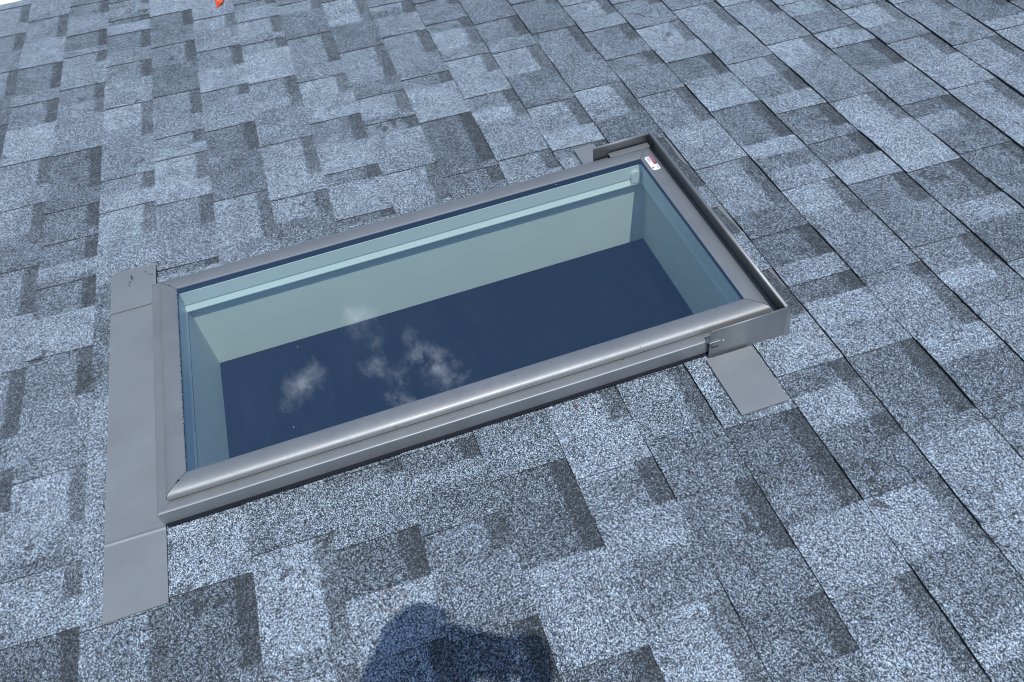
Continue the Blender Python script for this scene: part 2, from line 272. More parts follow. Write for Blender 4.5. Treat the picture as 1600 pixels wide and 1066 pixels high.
TONES = {-1:[(-3.47,0.7),(-3.25,0.5),(-3.11,0.4)],0:[(-3.47,0.7),(-3.29,0.6),(-3.1,0.8),(-2.92,0.35),(-2.79,0.6),(-2.73,0.5),(-2.6,0.9),(-2.54,0.9),(-2.39,0.6),(-2.23,0.7),(-2.08,0.3),(-2.02,0.3),(-1.94,0.6),(-1.66,0.8)],1:[(-3.41,0.4),(-3.33,0.6),(-3.29,0.7),(-3.17,0.3),(-3.06,0.6),(-2.93,0.7),(-2.78,0.4),(-2.67,0.7),(-2.58,0.6),(-2.4,0.2),(-2.35,0.25),(-2.25,0.3),(-2.14,0.4),(-1.98,0.3),(-1.91,0.8),(-1.87,0.3),(-1.79,0.3),(-1.75,0.9),(-1.54,0.4),(-1.43,0.6),(-1.37,0.6),(-1.27,0.95),(-1.15,0.7),(-1.09,0.4),(-1.02,0.85),(-0.99,0.8),(-0.94,0.2),(-0.9,0.2)],2:[(-3.32,0.7),(-3.24,0.4),(-3.18,0.9),(-3.08,0.4),(-2.98,0.6),(-2.89,0.5),(-2.74,0.7),(-2.54,0.95),(-2.48,0.7),(-2.37,0.6),(-2.32,0.6),(-2.23,0.7),(-2.07,0.95),(-1.96,0.7),(-1.91,0.8),(-1.73,0.3),(-1.19,0.8),(-1.05,0.8),(-0.91,0.7),(-0.87,0.6)],3:[(-3.16,0.3),(-3.02,0.4),(-2.88,0.5),(-2.74,0.2),(-2.64,0.25),(-2.49,0.6),(-2.37,0.7),(-2.25,0.9),(-2.21,0.9),(-2.09,0.9),(-1.95,0.6),(-1.85,0.7),(-1.04,0.85),(-1.0,0.9),(-0.91,0.1),(-0.87,0.12)],4:[(-3.11,0.8),(-2.95,0.6),(-2.88,0.7),(-2.78,0.5),(-2.67,0.85),(-2.55,0.5),(-2.49,0.7),(-2.34,0.3),(-2.25,0.3),(-2.08,0.3),(-1.88,0.8),(-1.88,0.85),(-1.09,0.6),(-1.03,0.6),(-1.01,0.5),(-0.93,0.95),(-0.85,0.95),(-0.78,0.6)],5:[(-3.03,0.8),(-2.8,0.6),(-2.68,0.95),(-2.48,0.6),(-2.43,0.9),(-2.33,0.5),(-2.32,0.6),(-2.18,0.8),(-2.17,0.8),(-2.04,0.9),(-1.94,0.8),(-1.12,0.4),(-0.97,0.6),(-0.89,0.15),(-0.88,0.15),(-0.81,0.9),(-0.78,0.9)],6:[(-2.93,0.35),(-2.66,0.6),(-2.57,0.6),(-2.42,0.9),(-2.32,0.85),(-2.24,0.5),(-2.13,0.8),(-2.11,0.9),(-2.01,0.5),(-1.84,0.85),(-1.05,0.35),(-1.03,0.65),(-0.97,0.35),(-0.87,0.5),(-0.82,0.5),(-0.7,0.15)],7:[(-2.89,0.9),(-2.72,0.3),(-2.53,0.7),(-2.47,0.7),(-2.37,0.4),(-2.28,0.85),(-2.2,0.5),(-2.1,0.85),(-2.05,0.7),(-2.01,0.7),(-1.85,0.8),(-1.06,0.5),(-1.0,0.6),(-0.9,0.2),(-0.86,0.15),(-0.82,0.2),(-0.74,0.85),(-0.69,0.85),(-0.59,0.15)],8:[(-2.86,0.6),(-2.82,0.3),(-2.7,0.6),(-2.57,0.6),(-2.42,0.6),(-2.34,0.5),(-2.23,0.85),(-2.06,0.15),(-1.95,0.15),(-1.82,0.3),(-1.07,0.8),(-1.05,0.75),(-1.03,0.9),(-0.99,0.9),(-0.92,0.85),(-0.9,0.5),(-0.78,0.8),(-0.72,0.5),(-0.65,0.9),(-0.59,0.95)],9:[(-2.64,0.35),(-2.56,0.9),(-2.44,0.6),(-2.39,0.9),(-2.25,0.8),(-2.18,0.5),(-2.06,0.9),(-1.1,0.8),(-1.07,0.7),(-1.0,0.6),(-0.94,0.35),(-0.89,0.35),(-0.73,0.35),(-0.7,0.35),(-0.66,0.4),(-0.64,0.4),(-0.6,0.3),(-0.5,0.5)],10:[(-2.66,0.35),(-2.53,0.4),(-2.46,0.6),(-2.33,0.8),(-2.23,0.25),(-2.14,0.3),(-2.05,0.8),(-1.98,0.6),(-1.88,0.9),(-1.04,0.8),(-0.96,0.7),(-0.94,0.8),(-0.88,0.15),(-0.88,0.25),(-0.79,0.15),(-0.78,0.4),(-0.74,0.4),(-0.67,0.85),(-0.58,0.6),(-0.53,0.6),(-0.47,0.9)],11:[(-2.53,0.35),(-2.35,0.5),(-2.23,0.45),(-2.22,0.5),(-2.05,0.95),(-1.98,0.7),(-1.91,0.2),(-1.03,0.85),(-0.99,0.3),(-0.9,0.9),(-0.82,0.3),(-0.76,0.3),(-0.62,0.9),(-0.55,0.5),(-0.49,0.5),(-0.43,0.95)],12:[(-2.48,0.8),(-2.4,0.7),(-2.3,0.5),(-2.14,0.5),(-2.07,0.5),(-1.95,0.6),(-1.86,0.6),(-1.79,0.85),(-1.67,0.7),(-1.32,0.2),(-1.25,0.8),(-1.18,0.25),(-1.11,0.95),(-1.03,0.7),(-0.93,0.25),(-0.87,0.3),(-0.81,0.5),(-0.74,0.85),(-0.69,0.8),(-0.58,0.9)],13:[(-2.44,0.6),(-2.26,0.9),(-2.17,0.8),(-2.05,0.3),(-1.95,0.8),(-1.88,0.9),(-1.83,0.3),(-1.79,0.25),(-1.63,0.9),(-1.59,0.3),(-1.51,0.7),(-1.43,0.9),(-1.35,0.6),(-1.26,0.5),(-1.13,0.5),(-1.13,0.85),(-1.03,0.7),(-0.97,0.9),(-0.86,0.25),(-0.81,0.3),(-0.74,0.6)],14:[(-2.4,0.5),(-2.28,0.8),(-2.15,0.7),(-2.06,0.6),(-1.95,0.8),(-1.92,0.4),(-1.8,0.8),(-1.7,0.2),(-1.63,0.5),(-1.57,0.25),(-1.51,0.9),(-1.34,0.35),(-1.23,0.4),(-1.14,0.5),(-1.09,0.95),(-1.04,0.5),(-0.96,0.6)],15:[(-2.22,0.7),(-2.13,0.6),(-2.01,0.9),(-1.91,0.6),(-1.81,0.5),(-1.73,0.8),(-1.61,0.9),(-1.5,0.95),(-1.36,0.35),(-1.26,0.75),(-1.16,0.2)],16:[(-2.15,0.35),(-2.02,0.8),(-1.94,0.3),(-1.82,0.7),(-1.72,0.6),(-1.6,0.2),(-1.59,0.7),(-1.49,0.3),(-1.29,0.4)],17:[(-2.09,0.9),(-1.99,0.5),(-1.87,0.7),(-1.74,0.9),(-1.62,0.75)],18:[(-2.01,0.6),(-1.93,0.55),(-1.81,0.7),(-1.71,0.85)],19:[(-1.95,0.3),(-1.85,0.9)]}

# ------------------------------------------------------------------ helpers
def empty(name, M0, label, cat, group=None):
    o = bpy.data.objects.new(name, None); COL.objects.link(o); o.matrix_world = M0
    o.empty_display_size = .1
    o['label'] = label; o['category'] = cat
    if group: o['group'] = group
    return o
def link_mesh(name, bm, mt, parent=None, M0=None, smooth=False):
    """link a bmesh whose coordinates are in the frame M0 (or in the parent's frame)"""
    me = bpy.data.meshes.new(name)
    bm.normal_update(); bm.to_mesh(me); bm.free()
    for x in (mt if isinstance(mt, list) else [mt]): me.materials.append(x)
    if smooth:
        for p in me.polygons: p.use_smooth = True
    o = bpy.data.objects.new(name, me); COL.objects.link(o)
    if parent is not None: o.parent = parent
    elif M0 is not None: o.matrix_world = M0
    return o
def off(bm, v):
    for x in bm.verts: x.co -= v
    return bm
def box(bm, x0, x1, y0, y1, z0, z1, bev=0, mi=0):
    r = bmesh.ops.create_cube(bm, size=1)
    vs = r['verts']
    for v in vs:
        v.co = Vector(((x0 + x1) / 2 + v.co.x * (x1 - x0), (y0 + y1) / 2 + v.co.y * (y1 - y0), (z0 + z1) / 2 + v.co.z * (z1 - z0)))
    fs = {f for v in vs for f in v.link_faces}
    for f in fs: f.material_index = mi
    if bev:
        es = list({e for v in vs for e in v.link_edges})
        bmesh.ops.bevel(bm, geom=es, offset=bev, segments=2, profile=.5, affect='EDGES')
    return bm
def quad(bm, pts, mi=0, smooth=False):
    f = bm.faces.new([bm.verts.new(p) for p in pts]); f.material_index = mi; f.smooth = smooth
    return f

# ------------------------------------------------------------------ shingle courses
U = 0.142875                    # exposure of a course
X0, X1 = -3.602, 4.6            # rake edge to the other rake
K0, K1 = -11, 32                # eave to ridge
def snoise(x, s):
    return mnoise.noise(Vector((x, s * 7.31, s * 1.77)))
def course_layout(k):
    rnd = random.Random(1000 + k)
    gaps = list(GAPS.get(k, []))
    lo = gaps[0][0] if gaps else None
    hi = gaps[-1][1] if gaps else None
    # outside what the photograph records, carry the pattern on
    def rand_run(a, b):
        r = []; x = a + rnd.uniform(.06, .16)
        while x < b - .1:
            w = rnd.uniform(.07, .2); r.append((x, min(x + w, b - .02))); x += w + rnd.uniform(.1, .24)
        return r
    if gaps:
        holes = []
        if lo > X0 + .35: holes += rand_run(X0 - .1, lo - .08)
        for a, b in zip(gaps[:-1], gaps[1:]):
            if b[0] - a[1] > .42 and not (k in range(2, 12) and a[1] < -1.4 and b[0] > -1.4): holes += rand_run(a[1] + .05, b[0] - .1)
        holes += rand_run(hi + .1, X1)
        gaps = sorted(gaps + holes)
    else:
        gaps = rand_run(X0 - .1, X1)
    gaps = [g for g in gaps if g[0] > X0 + .01 and g[1] < X1 - .01]
    ed = sorted({e for g in gaps for e in g})
    ts = TONES.get(k, [])
    cuts = []                                   # tone changes
    for (xa, ta), (xb, tb) in zip(ts[:-1], ts[1:]):
        if xb - xa > .45:
            for e in ed:
                if xa < e < xb: cuts.append((e, None))
            cuts.append(((xa + xb) / 2, tb)) if not any(xa < e < xb for e in ed) else None
            last = [e for e in ed if xa < e < xb]
            if last: cuts[-1] = (last[-1], tb)
        else:
            c = [e for e in ed if xa < e < xb]
            cuts.append((min(c, key=lambda e: abs(e - (xa + xb) / 2)) if c else (xa + xb) / 2, tb))
    if ts:
        pre = [e for e in ed if e < ts[0][0]]
        post = [e for e in ed if e > ts[-1][0]]
        cuts = [(e, None) for e in pre] + ([(pre[-1], ts[0][1])] if pre else [(X0, ts[0][1])]) + cuts + [(e, None) for e in post]
        start = rnd.random()
    else:
        cuts = [(e, None) for e in ed]; start = rnd.random()
    cuts.sort(key=lambda c: c[0])
    # merge equal positions, a given tone wins over a free one
    cc = []
    for p, t in cuts:
        if cc and abs(cc[-1][0] - p) < 1e-4:
            if t is not None: cc[-1] = (p, t)
        else: cc.append((p, t))
    cc = [(p, rnd.choice((.25, .4, .5, .6, .7, .85)) if t is None else t) for p, t in cc]
    def tone(x):
        v = start
        for p, t in cc:
            if x >= p: v = t
            else: break
        return v
    return gaps, cc, tone
HX0, HX1 = -1.712, -1.108       # opening in the courses for the skylight

def build_shingles():
    bm = bmesh.new()
    cl = bm.loops.layers.float_color.new('tone')
    def face(pts, cols):
        try: f = bm.faces.new([bm.verts.new(p) for p in pts])
        except ValueError: return
        for l, c in zip(f.loops, cols): l[cl] = (*c, 1)
    for k in range(K0, K1):
        gaps, cc, tone = course_layout(k)
        rnd = random.Random(77 + k)
        dy = rnd.uniform(-.0016, .0016)
        brk = {X0, X1, HX0, HX1}
        x = X0 + .03
        while x < X1: brk.add(round(x, 4)); x += .013
        for g in gaps: brk.update(g)
        gset = {e for g in gaps for e in g}
        for p, t in cc:
            if not any(abs(p - e) < .012 for e in gset): brk.update((p - .006, p + .006))
        brk = sorted(b for b in brk if X0 <= b <= X1)
        # drop breakpoints too near to each other, never a gap edge
        bb = [brk[0]]
        for b in brk[1:]:
            if b - bb[-1] < .004:
                if b in gset or b in (HX0, HX1, X1): bb[-1] = b if bb[-1] not in gset else bb[-1]
                continue
            bb.append(b)
        isgap = lambda x: any(a <= x <= b for a, b in gaps)
        slant = {e: rnd.uniform(-.0035, .0035) for e in gset}
        def ybut(x): return k * U + dy + .0011 * snoise(x * 9, k) + .0012 * snoise(x * 1.7, k + 50) + .0007 * snoise(x * 60, k + 9)
        def lift(x): return .0013 * snoise(x * 5, k + 99) + .0009 * snoise(x * 19, k + 31)
        def P(x, f, raised, edge=None):
            yb = ybut(x); yt = (k + 1) * U + .012
            y = yb + f * (yt - yb)
            z = .0034 * (1 - f) + .0006 + (max(lift(x), -.0005) * .85 + .0010) * (1 - f) + .0006 * snoise(x * 11 + y * 40, k + 3)
            if raised: z += .0025 - .0010 * f
            xx = x + (slant[edge] * (1 - f) if edge in slant else 0)
            return Vector((xx, y, z))
        hole_course = None
        for a, b in zip(bb[:-1], bb[1:]):
            mid = (a + b) / 2
            g = isgap(mid); ra = not g
            inh = HX0 - .001 < mid < HX1 + .001
            f0 = 0.0
            if inh and 3 <= k <= 10: continue
            if inh and k == 11:
                f0 = (1.662 - k * U) / (U + .012)
            f1 = 1.0
            if inh and k == 2: f1 = (.4290 - k * U) / (U + .012)
            fb = 1 - (.012 + .036) / (U + .012)          # start of the printed shadow band
            eps = .002
            ta, tb = tone(a + eps), tone(b - eps)
            if not g:
                ca, cb = (ta, 0, 0), (tb, 0, 0)
                fs = [f0, .5, f1] if f0 < .5 else [f0, f1]
                for p, q in zip(fs[:-1], fs[1:]):
                    face([P(a, p, ra, a), P(b, p, ra, b), P(b, q, ra, b), P(a, q, ra, a)], [ca, cb, cb, ca])
            else:
                j1, j2 = .015 * snoise(a * 23, k + 5), .015 * snoise(b * 23, k + 5)
                rows = [(f0, 0.), (.5, 0.), (fb - .02, 0.), (fb + .035, 1.), (f1, 1.)]
                rows = [r for r in rows if r[0] >= f0]
                if rows[0][0] > f0: rows = [(f0, rows[0][1])] + rows
                for (p, bp), (q, bq) in zip(rows[:-1], rows[1:]):
                    pj = [p + (j1 if .6 < p < .95 else 0), p + (j2 if .6 < p < .95 else 0)]
                    qj = [q + (j1 if .6 < q < .95 else 0), q + (j2 if .6 < q < .95 else 0)]
                    face([P(a, pj[0], 0, a), P(b, pj[1], 0, b), P(b, qj[1], 0, b), P(a, qj[0], 0, a)],
                         [(ta, bp, 0), (tb, bp, 0), (tb, bq, 0), (ta, bq, 0)])
            # butt edge
            A, B = P(a, f0, ra, a), P(b, f0, ra, b)
            E = (0, 0, 1)
            face([Vector((A.x, A.y + .0012, -.0025)), Vector((B.x, B.y + .0012, -.0025)), B, A], [E] * 4)
            # sides of the upper layer at both ends of a gap
            for e in (a, b):
                if e in gset and g:
                    T0, T1 = P(e, f0, 1, e), P(e, f1, 1, e)
                    G0, G1 = P(e, f0, 0, e), P(e, f1, 0, e)
                    face([G0, G1, T1, T0], [E] * 4)
    return bm

house_root = empty('house', Matrix.Translation((0.5, 1.4, 0)), 'house under the blue-grey asphalt shingle roof that fills the photo', 'house')
def roof_part(name, bm, mt, smooth=False):
    o = link_mesh(name, bm, mt, house_root, smooth=smooth)
    o.matrix_parent_inverse = Matrix.Identity(4)
    o.matrix_basis = house_root.matrix_world.inverted() @ ROOF
    return o
house_root.matrix_basis = Matrix.Translation((0.5, 1.4, 0))
house_root_inv = Matrix.Translation((0.5, 1.4, 0)).inverted()
def roof_part(name, bm, mt, smooth=False, parent=None):
    o = link_mesh(name, bm, mt, parent or house_root, smooth=smooth)
    o.matrix_basis = house_root_inv @ ROOF
    return o
sh = build_shingles()
roof_part('shingles', sh, M['shingle'])
bm = bmesh.new()
YE, YR = K0 * U + .015, K1 * U
# roof sheathing with the opening for the light shaft
sx0, sx1, sy0, sy1 = -1.69, -1.13, .476, 1.612
box(bm, X0 + .01, sx0, YE, YR, -.022, -.0035); box(bm, sx1, X1 - .01, YE, YR, -.022, -.0035)
box(bm, sx0, sx1, YE, sy0, -.022, -.0035); box(bm, sx0, sx1, sy1, YR, -.022, -.0035)
roof_part('roof_deck', bm, M['deck'])
bm = bmesh.new()
box(bm, X0 - .028, X0 - .001, YE - .03, YR + .02, -.14, -.004, .002)
roof_part('rake_trim', bm, M['trim'])
bm = bmesh.new()
box(bm, X1 + .001, X1 + .028, YE - .03, YR + .02, -.14, -.004, .002)
roof_part('rake_trim', bm, M['trim'])
bm = bmesh.new(); box(bm, X0, X1, YE - .05, YE - .002, -.12, -.0045, .003)
roof_part('eave_trim', bm, M['trim'])
bm = bmesh.new()
for i in range(27):
    a = X0 + i * (X1 - X0) / 27; b = a + (X1 - X0) / 27 + .02
    quad(bm, [(a, YR - .12, .012 + .002 * (i % 2)), (b, YR - .12, .012 + .002 * (i % 2)), (b, YR + .02, .02), (a, YR + .02, .02)])
cl = bm.loops.layers.float_color.new('tone')
for f in bm.faces:
    t = random.choice((.4, .6, .7))
    for l in f.loops: l[cl] = (t, 0, 0, 1)
roof_part('ridge_cap', bm, M['shingle'])
# far slope and walls, in world space
def wpart(name, bm, mt, parent=house_root, smooth=False):
    off(bm, Vector((0.5, 1.4, 0))); return link_mesh(name, bm, mt, parent, smooth=smooth)
def W(x, y, z=0): return ROOF @ Vector((x, y, z))
ridge = W(0, YR + .01, .01); eave = W(0, YE, -.01)
by = 2 * ridge.y - eave.y
bm = bmesh.new()
quad(bm, [(X0, ridge.y, ridge.z), (X1, ridge.y, ridge.z), (X1, by, eave.z), (X0, by, eave.z)])
quad(bm, [(X0, by, eave.z - .03), (X1, by, eave.z - .03), (X1, ridge.y, ridge.z - .03), (X0, ridge.y, ridge.z - .03)])
cl = bm.loops.layers.float_color.new('tone')
for f in bm.faces:
    for l in f.loops: l[cl] = (.55, 0, 0, 1)
wpart('far_slope', bm, M['shingle'])
bm = bmesh.new()
wx0, wx1, wy0, wy1, wz = X0 + .35, X1 - .35, eave.y + .4, by - .4, eave.z + .05
quad(bm, [(wx0, wy0, 0), (wx1, wy0, 0), (wx1, wy0, wz), (wx0, wy0, wz)])
quad(bm, [(wx1, wy1, 0), (wx0, wy1, 0), (wx0, wy1, wz), (wx1, wy1, wz)])
for x in (wx0, wx1):
    bm.faces.new([bm.verts.new(p) for p in [(x, wy0, 0), (x, wy1, 0), (x, wy1, wz), (x, ridge.y, ridge.z - .14), (x, wy0, wz)]])
wpart('wall', bm, M['siding'])
bm = bmesh.new(); box(bm, wx0 + .01, wx1 - .01, wy0 + .01, wy1 - .01, 2.55, 2.6)
wpart('ceiling', bm, M['siding'])
for (wx, wzz) in ((-1.6, 1.0), (1.2, 1.0), (3.0, 1.0)):
    bm = bmesh.new(); box(bm, wx, wx + .9, wy0 - .03, wy0 + .01, wzz, wzz + 1.2, .006)
    f = wpart('window', bm, M['white_wood'])
    bm = bmesh.new(); box(bm, wx + .07, wx + .83, wy0 - .036, wy0 - .031, wzz + .07, wzz + 1.13)
    wpart('pane', bm, M['screen'], f)

# ------------------------------------------------------------------ setting
def make_ground_mat():
    m, nt, b = mat('dry_grass'); tc = N(nt, 'ShaderNodeTexCoord')
    a = tex_noise(nt, .6, 6, .6, tc.outputs['Object']); c = tex_noise(nt, 30, 4, .7, tc.outputs['Object'])
    col = mixrgb(nt, a.outputs['Fac'], (.05, .075, .025), (.13, .13, .06)); col = mixrgb(nt, c.outputs['Fac'], col, (.03, .05, .015), 'MIX')
    nt.links.new(col, b.inputs['Base Color']); b.inputs['Roughness'].default_value = .95; return m
bm = bmesh.new(); bmesh.ops.create_grid(bm, x_segments=8, y_segments=8, size=2500)
g = link_mesh('ground', bm, make_ground_mat()); g['kind'] = 'structure'
bm = bmesh.new(); box(bm, -19, -3.35, -16, 14, -.1, .012)
g = link_mesh('driveway', bm, make_plain('pale_concrete', (.80, .80, .78), .85, 0, .04, 2)); g['kind'] = 'structure'

# ------------------------------------------------------------------ skylight
SB = Vector((-1.41, 1.03, 0))
SKY_M = ROOF @ Matrix.Translation(SB)
sk = empty('skylight', SKY_M, 'fixed deck-mounted skylight with grey metal cladding set in the shingle roof', 'skylight')
sk.matrix_basis = SKY_M
def sp(name, bm, mt, parent=None, smooth=False):
    off(bm, SB)
    return link_mesh(name, bm, mt, parent or sk, smooth=smooth)
GX0, GX1, GY0, GY1 = -1.662, -1.158, .490, 1.583       # edge of the visible glass
def ring_side(side, prof, gap=.0006, sub=1, wob=0):
    """one mitred side of a picture-frame moulding; prof = [(d_near, d_far, d_left, d_right, z)] """
    bm = bmesh.new(); rows = []
    for i, (dn, df, dl, dr, z) in enumerate(prof):
        c = {'NL': (GX1 + dn, GY0 - dl), 'NR': (GX1 + dn, GY1 + dr), 'FL': (GX0 - df, GY0 - dl), 'FR': (GX0 - df, GY1 + dr)}
        a, b = {'near': ('NL', 'NR'), 'far': ('FR', 'FL'), 'left': ('FL', 'NL'), 'right': ('NR', 'FR')}[side]
        A = Vector((*c[a], z)); B = Vector((*c[b], z)); d = (B - A).normalized()
        A += d * gap; B -= d * gap
        n = 14
        row = []
        for j in range(n + 1):
            p = A.lerp(B, j / n)
            if wob: p.z += wob * mnoise.noise(Vector((p.x * 4, p.y * 4, 3.3)))
            row.append(bm.verts.new(p))
        rows.append(row)
    for r0, r1 in zip(rows[:-1], rows[1:]):
        for j in range(len(r0) - 1):
            f = bm.faces.new([r0[j], r1[j], r1[j + 1], r0[j + 1]]); f.smooth = r0 is not rows[0]
    return bm
def even(pr, rmax=99, extra=0):
    return [(d, d, d, min(d, rmax), z) for d, z in pr]
sash = [(.0, .0615), (.0, .0640), (.0001, .06405), (.006, .0646), (.012, .0651), (.018, .0653), (.023, .0651), (.0285, .0644), (.0325, .0634),
        (.0352, .0621), (.0372, .0605), (.0388, .0582), (.0397, .0553), (.0399, .0526), (.0392, .0498), (.0375, .0477), (.0360, .0455)]
for s in ('near', 'far', 'left', 'right'):
    o = sp('sash_cladding', ring_side(s, even(sash), wob=.0003), M['paint'])
frame = [(.034, .0458), (.044, .0466), (.052, .0469), (.0580, .0470), (.0592, .0466), (.0600, .0457), (.0602, .0440), (.0604, .030), (.0606, .0165)]
fr_pr = [(d, d, d, min(d, .0455 + (d > .05) * .0002 * i), z) for i, (d, z) in enumerate(frame)]
for s in ('near', 'far', 'left', 'right'):
    sp('frame_cladding', ring_side(s, fr_pr, gap=.0002, wob=.0003), M['paint'])
# dark underlayer closing mitres and the gap under the cladding skirt
und = [(.002, .053), (.034, .053), (.037, .0455), (.0575, .0440), (.0580, -.01)]
for s in ('near', 'far', 'left', 'right'):
    sp('weather_seal', ring_side(s, [(d, d, d, min(d, .043), z) for d, z in und], gap=0), M['seal'])
bm = bmesh.new(); quad(bm, [(-1.0990, .4330, .0170), (-1.0990, 1.474, .0170), (-1.0928, 1.474, .0135), (-1.0905, .4360, .0135)])
sp('foam_strip', bm, M['seal'])
# lumps of sealant in the mitres
def blob(pts, r, mt, name, parent=None, seed=1):
    bm = bmesh.new(); rd = random.Random(seed)
    for p in pts:
        q = bmesh.ops.create_icosphere(bm, subdivisions=2, radius=r * rd.uniform(.7, 1.2))['verts']
        for v in q: v.co = Vector((v.co.x * rd.uniform(.9, 1.3), v.co.y * 1.0, v.co.z * .55)) + Vector(p)
    return sp(name, bm, mt, parent, smooth=True)
blob([(-1.1405, .4725, .0648), (-1.1375, .4695, .0642), (-1.1440, .4760, .0650)], .0022, M['seal'], 'mitre_sealant', seed=3)
blob([(-1.677, .4765, .0648), (-1.680, .4735, .0646)], .0018, M['seal'], 'mitre_sealant', seed=4)
blob([(-1.1300, 1.6110, .0622), (-1.1345, 1.6060, .0638)], .0018, M['seal'], 'mitre_sealant', seed=5)
# glazing
bm = bmesh.new(); quad(bm, [(GX0 - .004, GY0 - .004, .0636), (GX1 + .004, GY0 - .004, .0636), (GX1 + .004, GY1 + .004, .0636), (GX0 - .004, GY1 + .004, .0636)])
glass = sp('glass_pane', bm, M['glass'])
# grit gathered along the lower glass edge
bm = bmesh.new(); rd = random.Random(5)
for i in range(150):
    x = GX0 + (GX1 - GX0) * rd.random() ** .7; r = rd.uniform(.0004, .0012)
    if rd.random() < .45: x = rd.gauss(-1.38, .07)
    if not GX0 < x < GX1: continue
    q = bmesh.ops.create_icosphere(bm, subdivisions=1, radius=r)['verts']
    for v in q: v.co += Vector((x, GY0 + rd.uniform(-.001, .0018), .0643))
gr = sp('edge_grit', bm, M['shingle']); gr['kind'] = 'stuff'
def rect_walls(bm, d0, z0, d1, z1, mi=0):
    """d = (near, far, left, right) outward offsets from the glass edge"""
    def c(d, z): return [Vector((GX1 + d[0], GY0 - d[2], z)), Vector((GX1 + d[0], GY1 + d[3], z)), Vector((GX0 - d[1], GY1 + d[3], z)), Vector((GX0 - d[1], GY0 - d[2], z))]
    A, B = c(d0, z0), c(d1, z1)
    for i in range(4):
        quad(bm, [A[i], A[(i + 1) % 4], B[(i + 1) % 4], B[i]], mi)
def sides4(name, loops, mt, gap=0):
    for i, s in enumerate(('near', 'right', 'far', 'left')):
        bm = bmesh.new()
        for (d0, z0), (d1, z1) in zip(loops[:-1], loops[1:]):
            def c(d, z): return [Vector((GX1 + d[0], GY0 - d[2], z)), Vector((GX1 + d[0], GY1 + d[3], z)), Vector((GX0 - d[1], GY1 + d[3], z)), Vector((GX0 - d[1], GY0 - d[2], z))]
            A, B = c(d0, z0), c(d1, z1)
            quad(bm, [A[i], A[(i + 1) % 4], B[(i + 1) % 4], B[i]])
        sp(name, bm, mt)
D = lambda n, f, l, r: (n, f, l, r)
bm = bmesh.new(); rect_walls(bm, D(.002, .0015, .002, .002), .0632, D(.004, .0055, .0052, .0055), .0432)
sp('glazing_spacer', bm, M['seal'])
inner = [(D(.005, .0057, .0055, .0060), .0434), (D(.004, .0024, .0035, .0035), .0434), (D(.006, .0030, .0042, .004), .0424), (D(.006, .0030, .0042, .004), .0095),
         (D(.006, .0055, .0046, .005), .0088), (D(.006, .0055, .0046, .005), .0072), (D(.003, -.0018, .0036, .003), -.0060), (D(.003, -.0014, .0036, .003), -.0082), (D(.003, .0080, .0040, .006), -.0104)]
sides4('inner_frame', inner, M['white_wood'])
shaft = [(D(.003, .0148, .0032, .017), -.0106), (D(.003, .0148, .0010, .019), -.212)]
sides4('shaft_wall', shaft, M['drywall'])
bm = bmesh.new(); rect_walls(bm, D(.001, .006, .0040, .004), -.0107, D(.006, .022, .006, .024), -.0107)
sp('shaft_collar', bm, M['drywall'])
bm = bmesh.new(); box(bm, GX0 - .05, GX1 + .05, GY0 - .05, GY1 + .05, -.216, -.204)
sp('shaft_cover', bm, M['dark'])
# arched vent tabs on the inner frame
def arch(axis, pos, a, b, z0, z1, thick):
    bm = bmesh.new(); r = (b - a) / 2; cen = (a + b) / 2; pts = [(a, z0), (b, z0), (b, z1 - r)]
    for i in range(1, 12):
        t = math.pi * i / 12; pts.append((cen + r * math.cos(t), z1 - r + r * math.sin(t)))
    pts.append((a, z1 - r))
    def P(u, w, t): return Vector((pos + t, u, w)) if axis == 'x' else Vector((u, pos + t, w))
    f = bm.faces.new([bm.verts.new(P(u, w, 0)) for u, w in pts])
    ex = bmesh.ops.extrude_face_region(bm, geom=[f])
    for v in ex['geom']:
        if isinstance(v, bmesh.types.BMVert): v.co += P(0, 0, 0) * 0 + (Vector((thick, 0, 0)) if axis == 'x' else Vector((0, thick, 0)))
    bmesh.ops.recalc_face_normals(bm, faces=bm.faces)
    es = [e for e in bm.edges]
    bmesh.ops.bevel(bm, geom=es, offset=.0009, segments=2, affect='EDGES')
    return bm
sp('frame_tab', arch('x', -1.6645, 1.560, 1.5835, -.002, .033, .006), M['white_wood'])
sp('frame_tab', arch('y', .4842, -1.183, -1.166, .001, .034, .005), M['white_wood'])

# flashings
def sheet(x0, x1, y0, y1, z, nx, ny, amp=.0005, ridge_x=None, th=.0009, seed=0, lift=None):
    bm = bmesh.new(); top = []
    for i in range(nx + 1):
        row = []
        for j in range(ny + 1):
            x = x0 + (x1 - x0) * i / nx; y = y0 + (y1 - y0) * j / ny
            zz = z + amp * mnoise.noise(Vector((x * 9, y * 14, seed)))
            if ridge_x is not None: zz += .0022 * math.exp(-((x - ridge_x - .02 * (y - y0)) / .0018) ** 2)
            if lift: zz += lift(x, y)
            row.append(bm.verts.new((x, y, zz)))
        top.append(row)
    for i in range(nx):
        for j in range(ny):
            f = bm.faces.new([top[i][j], top[i + 1][j], top[i + 1][j + 1], top[i][j + 1]]); f.smooth = True
    # edge thickness
    per = [top[i][0] for i in range(nx + 1)] + [top[nx][j] for j in range(1, ny + 1)] + [top[i][ny] for i in range(nx - 1, -1, -1)] + [top[0][j] for j in range(ny - 1, 0, -1)]
    lows = [bm.verts.new(v.co - Vector((0, 0, th))) for v in per]
    ups = [bm.verts.new(v.co) for v in per]
    for i in range(len(per)):
        j = (i + 1) % len(per); bm.faces.new([ups[i], lows[i], lows[j], ups[j]])
    return bm
sp('sill_flashing', sheet(-1.705, -.946, .3235, .4315, .0118, 330, 8, .0007, ridge_x=-1.096, th=.0012, seed=2), M['paint_flat'])
